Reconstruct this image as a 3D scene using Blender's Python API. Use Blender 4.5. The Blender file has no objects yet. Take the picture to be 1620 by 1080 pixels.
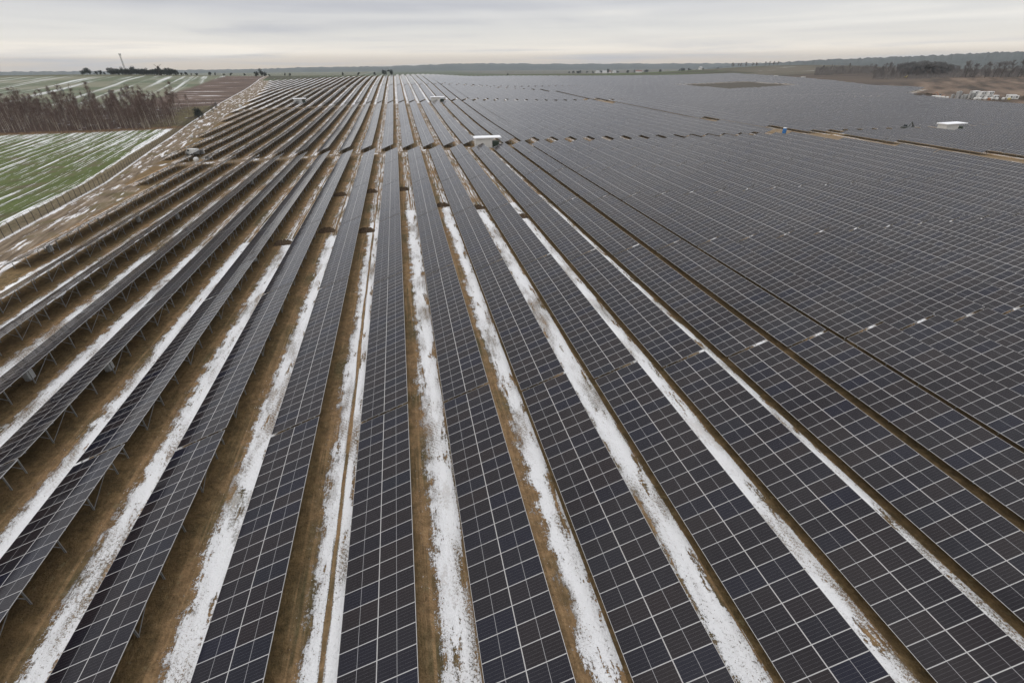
import bpy, bmesh, math, random
import numpy as np
from mathutils import Vector, Matrix

R = math.radians
random.seed(7)
rng = np.random.default_rng(11)
C = bpy.context.scene.collection
SC = bpy.context.scene

# ------------------------------------------------------------------ camera
ZC = 28.5                                   # height of the camera above the datum
YAW, PITCH, ROLL, FPX = .2047, .52222, -.0075, 760.0
cy_, sy_ = math.cos(YAW), math.sin(YAW)
FW = Vector((sy_*math.cos(PITCH), cy_*math.cos(PITCH), -math.sin(PITCH)))
RT0 = Vector((cy_, -sy_, 0)); UP0 = RT0.cross(FW)
RT = math.cos(ROLL)*RT0 + math.sin(ROLL)*UP0
UP = math.cos(ROLL)*UP0 - math.sin(ROLL)*RT0
cam_d = bpy.data.cameras.new('camera'); cam = bpy.data.objects.new('camera', cam_d); C.objects.link(cam)
cam_d.sensor_width = 36; cam_d.lens = 36*FPX/1620; cam_d.clip_start = .5; cam_d.clip_end = 40000
M3 = Matrix((RT, UP, -FW)).transposed()
cam.matrix_world = Matrix.Translation((0, 0, ZC)) @ M3.to_4x4()
SC.camera = cam

# ------------------------------------------------------------------ node helper
class NT:
    def __init__(s, tree): s.t = tree; s.n = tree.nodes; s.l = tree.links
    def new(s, typ, **kw):
        n = s.n.new(typ)
        for k, v in kw.items(): setattr(n, k, v)
        return n
    def put(s, sock, v):
        if v is None: return
        if isinstance(v, bpy.types.NodeSocket): s.l.new(v, sock)
        else:
            if sock.type == 'RGBA' and len(v) == 3: v = (*v, 1)
            sock.default_value = v
    def m(s, op, a, b=None, c=None, clamp=False):
        n = s.new('ShaderNodeMath', operation=op, use_clamp=clamp)
        s.put(n.inputs[0], a); s.put(n.inputs[1], b); s.put(n.inputs[2], c)
        return n.outputs[0]
    def add(s, a, b): return s.m('ADD', a, b)
    def sub(s, a, b): return s.m('SUBTRACT', a, b)
    def mul(s, a, b): return s.m('MULTIPLY', a, b)
    def mn(s, a, b): return s.m('MINIMUM', a, b)
    def mx(s, a, b): return s.m('MAXIMUM', a, b)
    def lt(s, a, b): return s.m('LESS_THAN', a, b)
    def gt(s, a, b): return s.m('GREATER_THAN', a, b)
    def step(s, v, lo, hi):                      # smooth 0..1
        n = s.new('ShaderNodeMapRange', interpolation_type='SMOOTHSTEP')
        s.put(n.inputs['Value'], v); s.put(n.inputs['From Min'], lo); s.put(n.inputs['From Max'], hi)
        return n.outputs[0]
    def mix(s, f, a, b):
        n = s.new('ShaderNodeMix', data_type='RGBA')
        s.put(n.inputs[0], f); s.put(n.inputs[6], a); s.put(n.inputs[7], b)
        return n.outputs[2]
    def xyz(s, x, y, z=0.):
        n = s.new('ShaderNodeCombineXYZ'); s.put(n.inputs[0], x); s.put(n.inputs[1], y); s.put(n.inputs[2], z)
        return n.outputs[0]
    def sep(s, v):
        n = s.new('ShaderNodeSeparateXYZ'); s.l.new(v, n.inputs[0]); return n.outputs
    def noise(s, vec, scale=1., detail=3., rough=.5, dist=0.):
        n = s.new('ShaderNodeTexNoise'); s.l.new(vec, n.inputs['Vector'])
        n.inputs['Scale'].default_value = scale; n.inputs['Detail'].default_value = detail
        n.inputs['Roughness'].default_value = rough; n.inputs['Distortion'].default_value = dist
        return n.outputs[0]
    def white(s, vec):
        n = s.new('ShaderNodeTexWhiteNoise', noise_dimensions='3D'); s.l.new(vec, n.inputs[0]); return n.outputs[0], n.outputs[1]
    def ramp(s, f, stops, interp='LINEAR'):
        n = s.new('ShaderNodeValToRGB'); s.put(n.inputs[0], f); cr = n.color_ramp; cr.interpolation = interp
        while len(cr.elements) < len(stops): cr.elements.new(.5)
        for e, (p, c) in zip(cr.elements, stops): e.position = p; e.color = (*c, 1)
        return n.outputs[0]
    def curve(s, v, lo, hi, pts, vlo, vhi):      # piecewise linear function of v
        n = s.new('ShaderNodeFloatCurve'); c = n.mapping.curves[0]
        P = [((a-lo)/(hi-lo), (b-vlo)/(vhi-vlo)) for a, b in pts]
        while len(c.points) < len(P): c.points.new(.5, .5)
        for q, (a, b) in zip(c.points, P): q.location = (a, b); q.handle_type = 'VECTOR'
        n.mapping.use_clip = False; n.mapping.update()
        s.put(n.inputs['Value'], s.m('DIVIDE', s.sub(v, lo), hi-lo))
        return s.add(s.mul(n.outputs[0], vhi-vlo), vlo)

def mat(name):
    m = bpy.data.materials.new(name); m.use_nodes = True
    t = NT(m.node_tree); return m, t, m.node_tree.nodes['Principled BSDF']

# ------------------------------------------------------------------ world and sun
SUN_EL, SUN_AZ = R(22), R(-118)              # azimuth from +Y, negative towards -X
w = bpy.data.worlds.new('World'); SC.world = w; w.use_nodes = True
t = NT(w.node_tree); bg = w.node_tree.nodes['Background']; bg.inputs[1].default_value = .1
sky = t.new('ShaderNodeTexSky', sky_type='NISHITA', sun_disc=False)
sky.sun_elevation = SUN_EL; sky.sun_rotation = SUN_AZ; sky.dust_density = 3.; sky.air_density = 1.5
tc = t.new('ShaderNodeTexCoord'); d = tc.outputs['Generated']; dx, dy, dz = t.sep(d)
el = t.mx(dz, 0.)
# cloud sheet projected on a plane overhead: long streaks near the horizon
inv = t.m('DIVIDE', 1., t.add(el, .035))
cl = t.xyz(t.mul(dx, inv), t.mul(dy, inv), 0.)
n1 = t.noise(cl, .16, 5, .55, .6)
az = t.m('ARCTAN2', dx, dy)
st = t.noise(t.xyz(t.mul(az, 1.6), t.mul(t.sub(el, t.mul(az, .012)), 38.), 2.), 1., 5, .5, .3)
base = t.ramp(el, [(0., (5.9, 4.9, 3.9)), (.008, (6.4, 5.45, 4.5)), (.013, (7.0, 6.2, 5.3)), (.021, (8.1, 7.5, 6.7)), (.034, (7.0, 6.75, 6.35)), (.055, (6.35, 6.3, 6.2)), (.095, (5.75, 5.8, 6.1)),
                   (.2, (5.75, 5.75, 5.95)), (.5, (8.0, 7.95, 8.05)), (1., (17., 17., 17.2))])
tone = t.add(t.mul(t.sub(n1, .5), 1.5), t.add(t.mul(t.sub(st, .5), 1.25), t.mul(t.step(el, .06, .10), .12)))
dark = t.mix(t.mul(t.step(tone, -.12, .42), .9), base, t.mix(.8, base, (4.0, 4.15, 4.7)))
warm = t.mul(t.step(st, .48, .64), t.mul(t.step(el, .008, .02), t.sub(1., t.step(el, .028, .048))))
dark = t.mix(t.mul(warm, .8), dark, (9.2, 8.5, 7.5))
dark = t.mix(t.mul(t.step(tone, -.05, -.5), t.mul(t.step(el, .03, .05), t.sub(1., t.step(el, .09, .12)))), dark, (7.6, 7.4, 7.1))
col = t.mix(.93, sky.outputs[0], dark)
w.node_tree.links.new(col, bg.inputs[0])
sd = bpy.data.lights.new('sun', 'SUN'); sd.energy = .7; sd.angle = R(50); sd.color = (1, .94, .86)
sun = bpy.data.objects.new('sun', sd); C.objects.link(sun)
sv = Vector((math.sin(SUN_AZ)*math.cos(SUN_EL), math.cos(SUN_AZ)*math.cos(SUN_EL), math.sin(SUN_EL)))
sun.rotation_euler = sv.to_track_quat('Z', 'Y').to_euler(); sun.location = sv*500
SC.view_settings.view_transform = 'Standard'; SC.view_settings.look = 'None'
SC.view_settings.exposure = .28; SC.view_settings.gamma = 1.
SC.cycles.volume_bounces = 1; SC.cycles.max_bounces = 8; SC.cycles.use_denoising = True

# ------------------------------------------------------------------ terrain
GY = [-300, 0, 189, 259, 382, 421, 567, 789, 950, 1400, 3000, 9000, 20000]
GZ = [-30.6, -27.6, -25.9, -25.2, -22.4, -21.3, -17, -13, -13, -22, -45, -60, -80]
HL = .85                                    # low panel edge above the ground
def sst(a, b, v):
    q = np.clip((v-a)/(b-a), 0, 1); return q*q*(3-2*q)
def lowz(x, y):
    x = np.asarray(x, float); y = np.asarray(y, float)
    b = np.interp(y, GY, GZ)
    c = np.interp(x, [-150, 0, 45, 90, 140, 250], [-2.31, 0, .69, .4, .15, 0.])*(1-sst(600, 1000, y))
    c = c - 3.6*sst(190, 600, y)*sst(30, 120, x)*(1-sst(800, 1300, y))
    c = c + 13*np.exp(-(((x-760)/230)**2+((y-900)/200)**2))
    c = c + 7*np.exp(-(((x+560)/260)**2+((y-1150)/300)**2))
    return b + c + ZC
def gz(x, y): return float(lowz(x, y) - HL)
def xat(px, Y):                             # ground x met by a photo column at depth Y (for the far background)
    d = FW + (px-810)/FPX*RT + (540-110)/FPX*UP
    return d.x*Y/d.y

X0, P = -6.42, 7.461                        # low edge of the row that runs straight up the picture; row pitch
TILT = .3525; CT, ST = math.cos(TILT), math.sin(TILT)
MW, ML, PU, PV = 1.136, 2.278, 1.144, 2.288 # module size and pitch
SHIFT = -1.6; YROAD = 188.
FENCE = [(-100, -58), (60, -71), (108, -78), (122, -79.6), (161, -84.1), (237, -99), (317, -113), (433, -131), (570, -147), (760, -176), (1000, -215)]
LEFT = [(-100, -40), (60, -57), (100, -68.), (152, -69.), (156, -76.5), (230, -86.), (305, -95.3), (381, -107), (410, -108.8), (511, -119.7), (659, -144), (755, -161.5), (900, -185)]
RIGHT = [(-100, 480), (250, 395), (330, 400), (385, 430), (440, 514), (486, 494), (574, 526), (674, 533), (765, 513), (900, 500)]
FAR = [(-200, 742), (-161, 755), (-104, 800), (-64, 870), (180, 860), (287, 790), (413, 765), (513, 765), (600, 760)]
AISLE = [(60, 187), (100, 182), (146, 178), (165, 170), (179, 167), (201, 161), (252, 153), (320, 149), (400, 146), (470, 143), (512, 130), (570, 46)]
AHW = [(0, 11), (195, 10), (215, 5.6), (330, 4.8), (560, 4.4)]
def pl(tab, v): return float(np.interp(v, [a for a, b in tab], [b for a, b in tab]))

# ------------------------------------------------------------------ mesh helpers
class MB:
    def __init__(s): s.v = []; s.f = []; s.mi = []; s.uv = []
    def face(s, pts, mi=0, uv=None):
        i = len(s.v); s.v += [tuple(p) for p in pts]; s.f.append(tuple(range(i, i+len(pts)))); s.mi.append(mi)
        s.uv += list(uv) if uv else [(0, 0)]*len(pts)
    def hexa(s, p, mi=0):                   # p: 8 corners, bottom 4 then top 4
        for q in ((3, 2, 1, 0), (4, 5, 6, 7), (0, 1, 5, 4), (1, 2, 6, 5), (2, 3, 7, 6), (3, 0, 4, 7)):
            s.face([p[k] for k in q], mi)
    def box(s, x0, x1, y0, y1, z0, z1, mi=0):
        s.hexa([(x0, y0, z0), (x1, y0, z0), (x1, y1, z0), (x0, y1, z0), (x0, y0, z1), (x1, y0, z1), (x1, y1, z1), (x0, y1, z1)], mi)
    def bar(s, a, b, w_, h_=None, mi=0):
        a, b = Vector(a), Vector(b); d = (b-a).normalized(); h_ = h_ or w_
        u = d.cross(Vector((0, 1, 0)) if abs(d.y) < .9 else Vector((1, 0, 0))).normalized(); v = d.cross(u)
        c = [(-1, -1), (1, -1), (1, 1), (-1, 1)]
        s.hexa([a+u*i*w_/2+v*j*h_/2 for i, j in c]+[b+u*i*w_/2+v*j*h_/2 for i, j in c], mi)
    def tube(s, pts, rad, n=6, mi=0):
        rings = []
        for i, p in enumerate(pts):
            p = Vector(p); d = (Vector(pts[min(i+1, len(pts)-1)])-Vector(pts[max(i-1, 0)])).normalized()
            u = d.cross(Vector((.31, .95, .05))).normalized(); v = d.cross(u)
            rings.append([p+(u*math.cos(2*math.pi*k/n)+v*math.sin(2*math.pi*k/n))*rad[i] for k in range(n)])
        for a, b in zip(rings, rings[1:]):
            for k in range(n): s.face([a[k], a[(k+1) % n], b[(k+1) % n], b[k]], mi)
        s.face(rings[-1], mi); s.face(rings[0][::-1], mi)
    def mesh(s, name, mats, smooth=False, weld=False):
        m = bpy.data.meshes.new(name); m.from_pydata(s.v, [], s.f)
        for x in mats: m.materials.append(x)
        m.polygons.foreach_set('material_index', s.mi)
        if any(u != (0, 0) for u in s.uv):
            l = m.uv_layers.new(name='UVMap'); l.data.foreach_set('uv', np.array(s.uv, 'f').ravel())
        if smooth: m.polygons.foreach_set('use_smooth', [True]*len(s.f))
        if weld:
            b = bmesh.new(); b.from_mesh(m); bmesh.ops.remove_doubles(b, verts=b.verts, dist=1e-4); b.to_mesh(m); b.free()
        m.update(); return m
def link(name, mesh, parent=None, loc=None, rot=None):
    o = bpy.data.objects.new(name, mesh); C.objects.link(o)
    if parent: o.parent = parent
    if loc: o.location = loc
    if rot: o.rotation_euler = rot
    return o
def tag(o, label=None, cat=None, group=None, kind=None):
    for k, v in (('label', label), ('category', cat), ('group', group), ('kind', kind)):
        if v: o[k] = v
    return o
def empty(name, loc, rz=0., rx=0.):
    o = bpy.data.objects.new(name, None); C.objects.link(o); o.empty_display_size = .5
    o.location = loc; o.rotation_euler = (rx, 0, rz); return o

# ------------------------------------------------------------------ materials
def simple(name, col, rough=.7, metal=0., vary=.25, scale=3., bump=0.):
    m, t, b = mat(name); tc = t.new('ShaderNodeTexCoord')
    n = t.noise(tc.outputs['Object'], scale, 4, .6)
    t.put(b.inputs['Base Color'], t.mix(t.mul(n, vary*2), col, tuple(c*.45 for c in col)))
    b.inputs['Roughness'].default_value = rough; b.inputs['Metallic'].default_value = metal
    if bump:
        bp = t.new('ShaderNodeBump'); bp.inputs['Strength'].default_value = 1.; bp.inputs['Distance'].default_value = bump
        t.put(bp.inputs['Height'], n); t.put(b.inputs['Normal'], bp.outputs[0])
    return m
ALU = simple('aluminium', (.55, .55, .55), .45, .6)
STEEL = simple('galvanised_steel', (.42, .43, .43), .5, .5)
BACK = simple('backsheet', (.30, .30, .31), .5)
WHITE = simple('white_paint', (.62, .62, .60), .55, 0, .25, 1.2)
GREYP = simple('grey_paint', (.42, .43, .43), .5, 0, .2)
DARKP = simple('dark_paint', (.06, .07, .065), .5)
GREEN = simple('green_paint', (.07, .10, .07), .5)
BLUE = simple('blue_plastic', (.03, .16, .42), .4)
SNOW = simple('snow', (.82, .83, .85), .8, 0, .06, 2., .05)
DIRT = simple('dirt', (.115, .075, .042), .95, 0, .5, 2.5, .15)
DARKDIRT = simple('dark_dirt', (.075, .055, .038), .95, 0, .5, 2., .2)
BARK = simple('bark', (.085, .07, .06), .9, 0, .3, 4.)
BIRCHB = simple('birch_bark', (.50, .44, .36), .8, 0, .5, 2.5)
TWIG_R = simple('reddish_twigs', (.155, .104, .086), .9, 0, .3, .6)
TWIG_G = simple('grey_twigs', (.165, .150, .142), .9, 0, .3, .6)
DARKLEAF = simple('dark_foliage', (.035, .045, .035), .9, 0, .4, .4)
GREYCROWN = simple('winter_crown', (.125, .122, .118), .95, 0, .3, .4)
WOOD = simple('dark_wood', (.07, .055, .045), .8)
YEL = simple('yellow_paint', (.40, .32, .10), .5)
ORANGE = simple('orange_paint', (.32, .15, .08), .5)
REDROOF = simple('red_tiles', (.22, .10, .08), .8)
RUBBER = simple('rubber', (.02, .02, .02), .8)
GLASSD = simple('dark_glass', (.02, .025, .03), .08, 0, .1)

def panel_material():
    m, t, b = mat('solar_module')
    uv = t.new('ShaderNodeUVMap').outputs[0]; u, v, _ = t.sep(uv)
    oi = t.new('ShaderNodeObjectInfo')
    iu = t.m('FLOOR', t.m('DIVIDE', u, PU)); iv = t.m('FLOOR', t.m('DIVIDE', v, PV))
    mu = t.sub(u, t.mul(iu, PU)); mv = t.sub(v, t.mul(iv, PV))
    edge_u = t.mn(mu, t.sub(MW, mu)); edge_v = t.mn(mv, t.sub(ML, mv))
    frame = t.mx(t.lt(edge_u, .017), t.lt(edge_v, .022))
    mid = t.lt(t.m('ABSOLUTE', t.sub(mv, ML/2)), .0095)
    cu = t.m('FRACT', t.m('DIVIDE', t.sub(mu, .022), (MW-.044)/6)); cv = t.m('FRACT', t.m('DIVIDE', t.sub(mv, .024), (ML-.048)/24))
    lu = t.lt(t.mn(cu, t.sub(1., cu)), .0125); lv = t.lt(t.mn(cv, t.sub(1., cv)), .011)
    bb = t.m('FRACT', t.mul(cu, 3.)); busb = t.lt(t.mn(bb, t.sub(1., bb)), .012)
    rv, rc = t.white(t.xyz(t.add(iu, t.mul(oi.outputs['Random'], 371.7)), iv, t.mul(oi.outputs['Random'], 91.3)))
    cell = t.ramp(rv, [(0., (.004, .0045, .013)), (.16, (.0055, .005, .0105)), (.34, (.007, .0055, .0085)), (.6, (.0085, .006, .008)), (.85, (.0115, .0075, .0085)), (1., (.005, .006, .012))])
    c = t.mix(t.mul(busb, .10), cell, (.33, .32, .33))
    c = t.mix(t.mul(lv, .16), c, (.38, .37, .38))
    c = t.mix(t.mul(lu, .36), c, (.38, .37, .38))
    c = t.mix(t.mul(mid, .8), c, (.45, .45, .46))
    c = t.mix(frame, c, (.48, .47, .465))
    geo = t.new('ShaderNodeNewGeometry')
    dust = t.noise(geo.outputs['Position'], .06, 4, .6)
    t.put(b.inputs['Base Color'], c)
    t.put(b.inputs['Roughness'], t.mix(frame, t.mix(dust, (.07,)*3, (.17,)*3), (.55,)*3))
    b.inputs['IOR'].default_value = 1.31
    # each module is bedded at a slightly different angle
    vm = t.new('ShaderNodeVectorMath', operation='SUBTRACT'); t.put(vm.inputs[0], rc); vm.inputs[1].default_value = (.5, .5, .5)
    vs = t.new('ShaderNodeVectorMath', operation='SCALE'); t.put(vs.inputs[0], vm.outputs[0]); vs.inputs['Scale'].default_value = .012
    va = t.new('ShaderNodeVectorMath', operation='ADD'); t.put(va.inputs[0], geo.outputs['Normal']); t.put(va.inputs[1], vs.outputs[0])
    vn = t.new('ShaderNodeVectorMath', operation='NORMALIZE'); t.put(vn.inputs[0], va.outputs[0]); t.put(b.inputs['Normal'], vn.outputs[0])
    return m
PANEL = panel_material()

# ------------------------------------------------------------------ ground
def ground_material():
    m, t, b = mat('ground')
    tc = t.new('ShaderNodeTexCoord'); pos = tc.outputs['Object']; x, y, z = t.sep(pos)
    flat = t.xyz(x, y, 0.)
    big = t.noise(flat, .012, 4, .55); midn = t.noise(flat, .12, 4, .6); fine = t.noise(flat, 2.2, 5, .65); grit = t.noise(flat, 9., 3, .6)
    wob = t.mul(t.sub(midn, .5), 6.)
    # ---- soils
    soil = t.ramp(fine, [(.25, (.145, .092, .049)), (.5, (.285, .180, .093)), (.75, (.40, .272, .150))])
    clod = t.noise(flat, .8, 5, .7); tuft = t.noise(t.xyz(t.mul(x, 1.), t.mul(y, .8), 2.), 1.6, 4, .75)
    grassy = t.ramp(fine, [(.3, (.075, .064, .028)), (.55, (.15, .12, .062)), (.8, (.24, .185, .105))])
    soil = t.mix(t.step(midn, .42, .62), soil, grassy)
    # ---- lanes between the rows
    sh = t.mul(t.gt(y, YROAD), SHIFT)
    q = t.m('DIVIDE', t.sub(t.sub(x, X0), sh), P); k = t.m('FLOOR', q)
    dl = t.mul(P, t.sub(1., t.sub(q, k)))                     # metres to the left of the next low edge
    rl, rlc = t.white(t.xyz(k, t.gt(y, YROAD), 3.)); r2, r3, _ = t.sep(rlc)
    along = t.noise(t.xyz(t.mul(k, 7.3), t.mul(y, .045), 0.), 1., 3, .6)
    leftness = t.step(x, -2., -14.)
    wid = t.add(t.add(2.0, t.mul(t.step(x, -10., -70.), .75)), t.add(t.mul(t.sub(rl, .5), .55), t.mul(t.sub(along, .5), 1.7)))
    sp = t.noise(t.xyz(t.mul(x, 6.), t.mul(y, 5.), 0.), 1., 4, .7)
    streak = t.noise(t.xyz(t.mul(x, 5.), t.mul(y, .13), 0.), 1., 4, .65)
    crumb = t.noise(t.xyz(t.mul(x, 14.), t.mul(y, 12.), 4.), 1., 3, .7)
    chev = t.m('SINE', t.add(t.mul(y, 17.), t.mul(t.m('ABSOLUTE', t.sub(dl, 1.9)), 16.)))
    patch = t.noise(t.xyz(x, t.mul(y, .35), 5.), .35, 4, .6)
    dirty = t.noise(t.xyz(t.mul(x, .45), t.mul(y, .10), 8.), 1., 4, .6)
    lump = t.noise(t.xyz(t.mul(x, 1.1), t.mul(y, .7), 3.), 1., 4, .6)
    edge = t.add(t.mul(t.sub(wid, dl), .62), t.add(t.mul(t.sub(sp, .5), 1.1), t.add(t.mul(t.sub(crumb, .5), 1.0), t.add(t.mul(t.sub(lump, .5), 1.5), t.add(t.mul(t.sub(streak, .5), .7), t.mul(chev, .035))))))
    snow = t.step(edge, -.03, .10)
    snow = t.mul(snow, t.gt(t.add(dl, t.mul(t.sub(sp, .5), .35)), t.add(t.mul(t.sub(streak, .5), .6), t.mul(t.sub(r2, .3), .25))))   # gap at the drip line
    zone = t.mul(t.gt(y, t.add(94., t.mul(t.step(x, -14., -2.), 14.))), t.lt(y, 380.))   # driven lanes beyond the cross trench
    tr = t.m('ABSOLUTE', t.add(t.sub(dl, t.add(.85, t.mul(r3, .35))), t.mul(t.sub(along, .5), .5)))
    track = t.mul(t.step(t.sub(t.add(.16, t.add(t.mul(t.sub(streak, .5), .5), t.mul(t.sub(crumb, .5), .35))), tr), -.02, .03), t.mx(t.mul(t.mul(t.gt(k, -1.5), t.lt(k, -.5)), t.gt(along, .25)), zone))
    snow = t.mul(snow, t.sub(1., track))
    snow = t.mul(snow, t.sub(1., t.mul(zone, t.step(t.add(streak, t.mul(along, .35)), .63, .72))))
    mudn = t.noise(t.xyz(t.mul(x, 1.3), t.mul(y, .22), 6.), 1., 4, .65)
    mud = t.step(t.add(t.add(mudn, t.mul(t.sub(sp, .5), .4)), t.mul(t.step(dl, 1.0, .1), .09)), .625, .665)
    snow = t.mul(snow, t.sub(1., mud))
    leftn = t.step(x, -2., -30.)
    snow = t.mul(snow, t.sub(1., t.mul(t.step(t.add(patch, t.mul(t.sub(sp, .5), .45)), .60, .68), t.add(.25, t.mul(leftn, .75)))))
    # trodden and tyre-marked stretches: many dark specks
    speck = t.step(t.add(t.add(crumb, t.mul(t.sub(sp, .5), .5)), t.add(t.mul(t.sub(dirty, .495), 1.1), t.mul(chev, .03))), .63, .67)
    snow = t.mul(snow, t.sub(1., t.mul(speck, .9)))
    chips = t.mul(t.gt(sp, .66), t.mul(t.lt(dl, 3.0), t.gt(patch, .47)))
    snow = t.mx(snow, t.mul(chips, .9))
    snowc = t.mix(t.mul(t.step(dirty, .42, .7), .45), (.87, .865, .865), (.56, .53, .50))
    # wheel ruts in the bare half of each lane
    rut = t.noise(t.xyz(t.mul(x, 3.2), t.mul(y, .05), 9.), 1., 3, .6)
    tread = t.m('SINE', t.mul(t.add(y, t.mul(x, .6)), 22.))
    bare = t.mix(t.mul(t.step(rut, .45, .62), .75), soil, t.mix(t.mul(t.gt(tread, .1), .25), (.41, .265, .138), (.225, .140, .068)))
    under_shade = t.mul(t.step(t.add(dl, t.mul(t.sub(lump, .5), 2.4)), 2.7, 3.7), .8)       # shade under the tables, put into the soil colour as darker tones
    bare = t.mix(under_shade, bare, t.ramp(t.add(t.mul(fine, .6), t.mul(clod, .4)), [(.34, (.066, .052, .024)), (.52, (.160, .108, .050)), (.7, (.27, .182, .090))]))
    mottle = t.step(t.add(clod, t.mul(t.sub(grit, .5), .35)), .40, .60)
    bare = t.mix(t.mul(t.sub(1., mottle), .38), bare, (.085, .060, .032))
    bare = t.mix(t.mul(t.step(tuft, .60, .70), .65), bare, (.26, .215, .12))
    bare = t.mix(t.mul(t.step(t.add(t.mul(midn, .7), t.mul(t.sub(tuft, .5), .7)), .55, .62), .5), bare, (.085, .088, .038))
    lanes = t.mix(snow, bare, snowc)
    # ---- margins: side functions of y
    ybase = t.mn(t.mx(y, -90.), 990.)
    xf = t.curve(ybase, -100, 1000, FENCE, -300, 0); xl = t.curve(ybase, -100, 1000, [(a, b) for a, b in LEFT]+[(1000, -205)], -300, 0)
    xr = t.curve(ybase, -100, 1000, RIGHT+[(1000, 500)], 300, 600)
    yf = t.curve(t.mn(t.mx(x, -200.), 600.), -200, 600, FAR, 700, 900)
    # strip between fence and rows: sandy track with snow in long smears
    smear = t.noise(t.xyz(t.mul(t.sub(x, xf), .55), t.mul(y, .06), 0.), 1., 5, .65)
    sandy = t.ramp(t.noise(t.xyz(t.mul(t.sub(x, xf), 1.1), t.mul(y, .12), 3.), 1., 5, .6),
                   [(.3, (.085, .062, .042)), (.5, (.19, .145, .10)), (.7, (.31, .245, .175))])
    sandy = t.mix(t.step(midn, .5, .66), sandy, grassy)
    strip = t.mix(t.mul(t.step(t.add(smear, t.add(t.mul(t.sub(sp, .5), .14), t.mul(t.sub(lump, .5), .10))), .55, .60), .9), sandy, (.80, .79, .80))
    df = t.sub(x, xf)
    fsn = t.mul(t.lt(t.m('ABSOLUTE', t.add(df, t.mul(t.sub(streak, .5), 2.5))), .55), t.gt(sp, .42))
    strip = t.mix(fsn, strip, (.80, .80, .82))
    # crop field beyond the fence: green with snow in the drill rows
    wv = t.m('SINE', t.mul(df, 1.55))
    drill = t.noise(t.xyz(t.mul(df, 1.5), t.mul(y, .018), 1.), 1., 3, .6)
    drill2 = t.noise(t.xyz(t.mul(df, 3.6), t.mul(y, .14), 7.), 1., 4, .65)
    far_more = t.mul(t.step(y, 165., 320.), .07)
    gsn = t.step(t.add(t.add(t.mul(drill, .62), t.mul(drill2, .38)), t.add(far_more, t.mul(wv, .035))), .565, .60)
    crop = t.mix(t.step(fine, .3, .7), (.065, .092, .024), (.130, .150, .055))
    crop = t.mix(t.step(midn, .45, .7), crop, (.115, .10, .055))
    field = t.mix(t.mul(gsn, .92), crop, (.78, .79, .80))
    # snow bank along the fence, outside
    field = t.mix(t.step(t.add(df, t.mul(t.sub(lump, .5), 5.)), -6.6, -5.2), field, t.ramp(t.add(t.mul(fine, .45), t.add(t.mul(lump, .35), t.mul(smear, .2))), [(.36, (.075, .068, .032)), (.5, (.155, .125, .075)), (.63, (.27, .215, .145))]))
    bank = t.mul(t.lt(t.m('ABSOLUTE', t.add(t.add(df, 6.), t.mul(t.sub(drill, .5), 3.))), t.add(.1, t.add(t.mul(t.step(drill2, .4, .6), .7), t.mul(t.step(y, 180., 320.), 1.2)))), t.gt(t.add(sp, t.mul(t.sub(lump, .5), .5)), .43))
    field = t.mix(bank, field, (.80, .80, .81))
    # verge of the wood and the floor inside it
    dw = t.sub(y, t.add(t.add(300., t.mul(t.add(x, 115.), .03)), wob))
    verge = t.ramp(fine, [(.3, (.10, .07, .035)), (.6, (.20, .125, .065)), (.85, (.25, .17, .10))])
    field = t.mix(t.step(dw, -9., -2.), field, verge)
    floor = t.mix(t.step(patch, .62, .68), t.ramp(fine, [(.3, (.035, .026, .02)), (.7, (.085, .06, .045))]), (.6, .6, .62))
    floor = t.mix(t.mul(t.step(t.add(df, wob), -26., -14.), t.step(midn, .35, .5)), floor, t.mix(t.step(fine, .3, .7), (.075, .072, .032), (.16, .13, .07)))
    field = t.mix(t.step(dw, 2., 8.), field, floor)
    dp = t.sub(y, t.add(420., wob))
    band = t.noise(t.xyz(t.mul(df, .018), t.mul(y, .075), 4.), 1., 5, .65)
    plough = t.ramp(t.add(t.mul(band, .75), t.mul(lump, .25)), [(.32, (.055, .038, .031)), (.48, (.105, .074, .06)), (.6, (.17, .125, .098))])
    plough = t.mix(t.mul(t.step(t.add(band, t.mul(t.sub(sp, .5), .1)), .615, .65), .8), plough, (.62, .6, .6))
    meadow_far = t.mix(t.step(midn, .4, .65), (.085, .092, .05), (.14, .125, .075))
    snf = t.noise(t.xyz(t.mul(t.add(x, t.mul(y, .26)), .11), t.mul(t.sub(y, t.mul(x, .26)), .0018), 0.), 1., 4, .6)
    pale = t.mix(t.step(t.add(snf, t.mul(t.sub(midn, .5), .12)), .50, .70), t.mix(t.step(big, .4, .6), (.115, .135, .085), (.20, .195, .14)), (.60, .61, .60))
    far_l = t.mix(t.step(t.add(df, t.mul(wob, 2.)), -62., -54.), pale, plough)
    far_l = t.mix(t.step(t.sub(y, t.mul(x, .12)), 940., 1010.), far_l, t.mix(t.step(snf, .62, .68), meadow_far, (.6, .6, .6)))
    field = t.mix(t.step(dp, -6., 6.), field, far_l)
    left = t.mix(t.step(t.add(df, t.mul(t.sub(sp, .5), 1.2)), -.6, .4), field, strip)
    # solar field proper
    inside = t.mul(t.step(t.sub(x, xl), -1.6, -.6), t.lt(x, xr))
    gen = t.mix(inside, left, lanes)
    # ---- east of the field
    er = t.noise(t.xyz(t.mul(x, .004), t.mul(y, .03), 2.), 1., 4, .6)
    plo = t.mix(t.step(er, .35, .65), (.062, .052, .045), (.11, .085, .065))
    reed = t.ramp(t.noise(t.xyz(t.mul(t.add(x, y), .006), t.mul(t.sub(y, t.mul(x, .9)), .035), 0.), 1., 4, .6), [(.34, (.050, .040, .032)), (.46, (.095, .070, .052)), (.54, (.145, .105, .078)), (.66, (.205, .150, .108))])
    east = t.mix(t.step(t.sub(t.add(y, t.mul(wob, 4.)), t.mul(x, .55)), 190., 230.), reed, plo)
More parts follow.
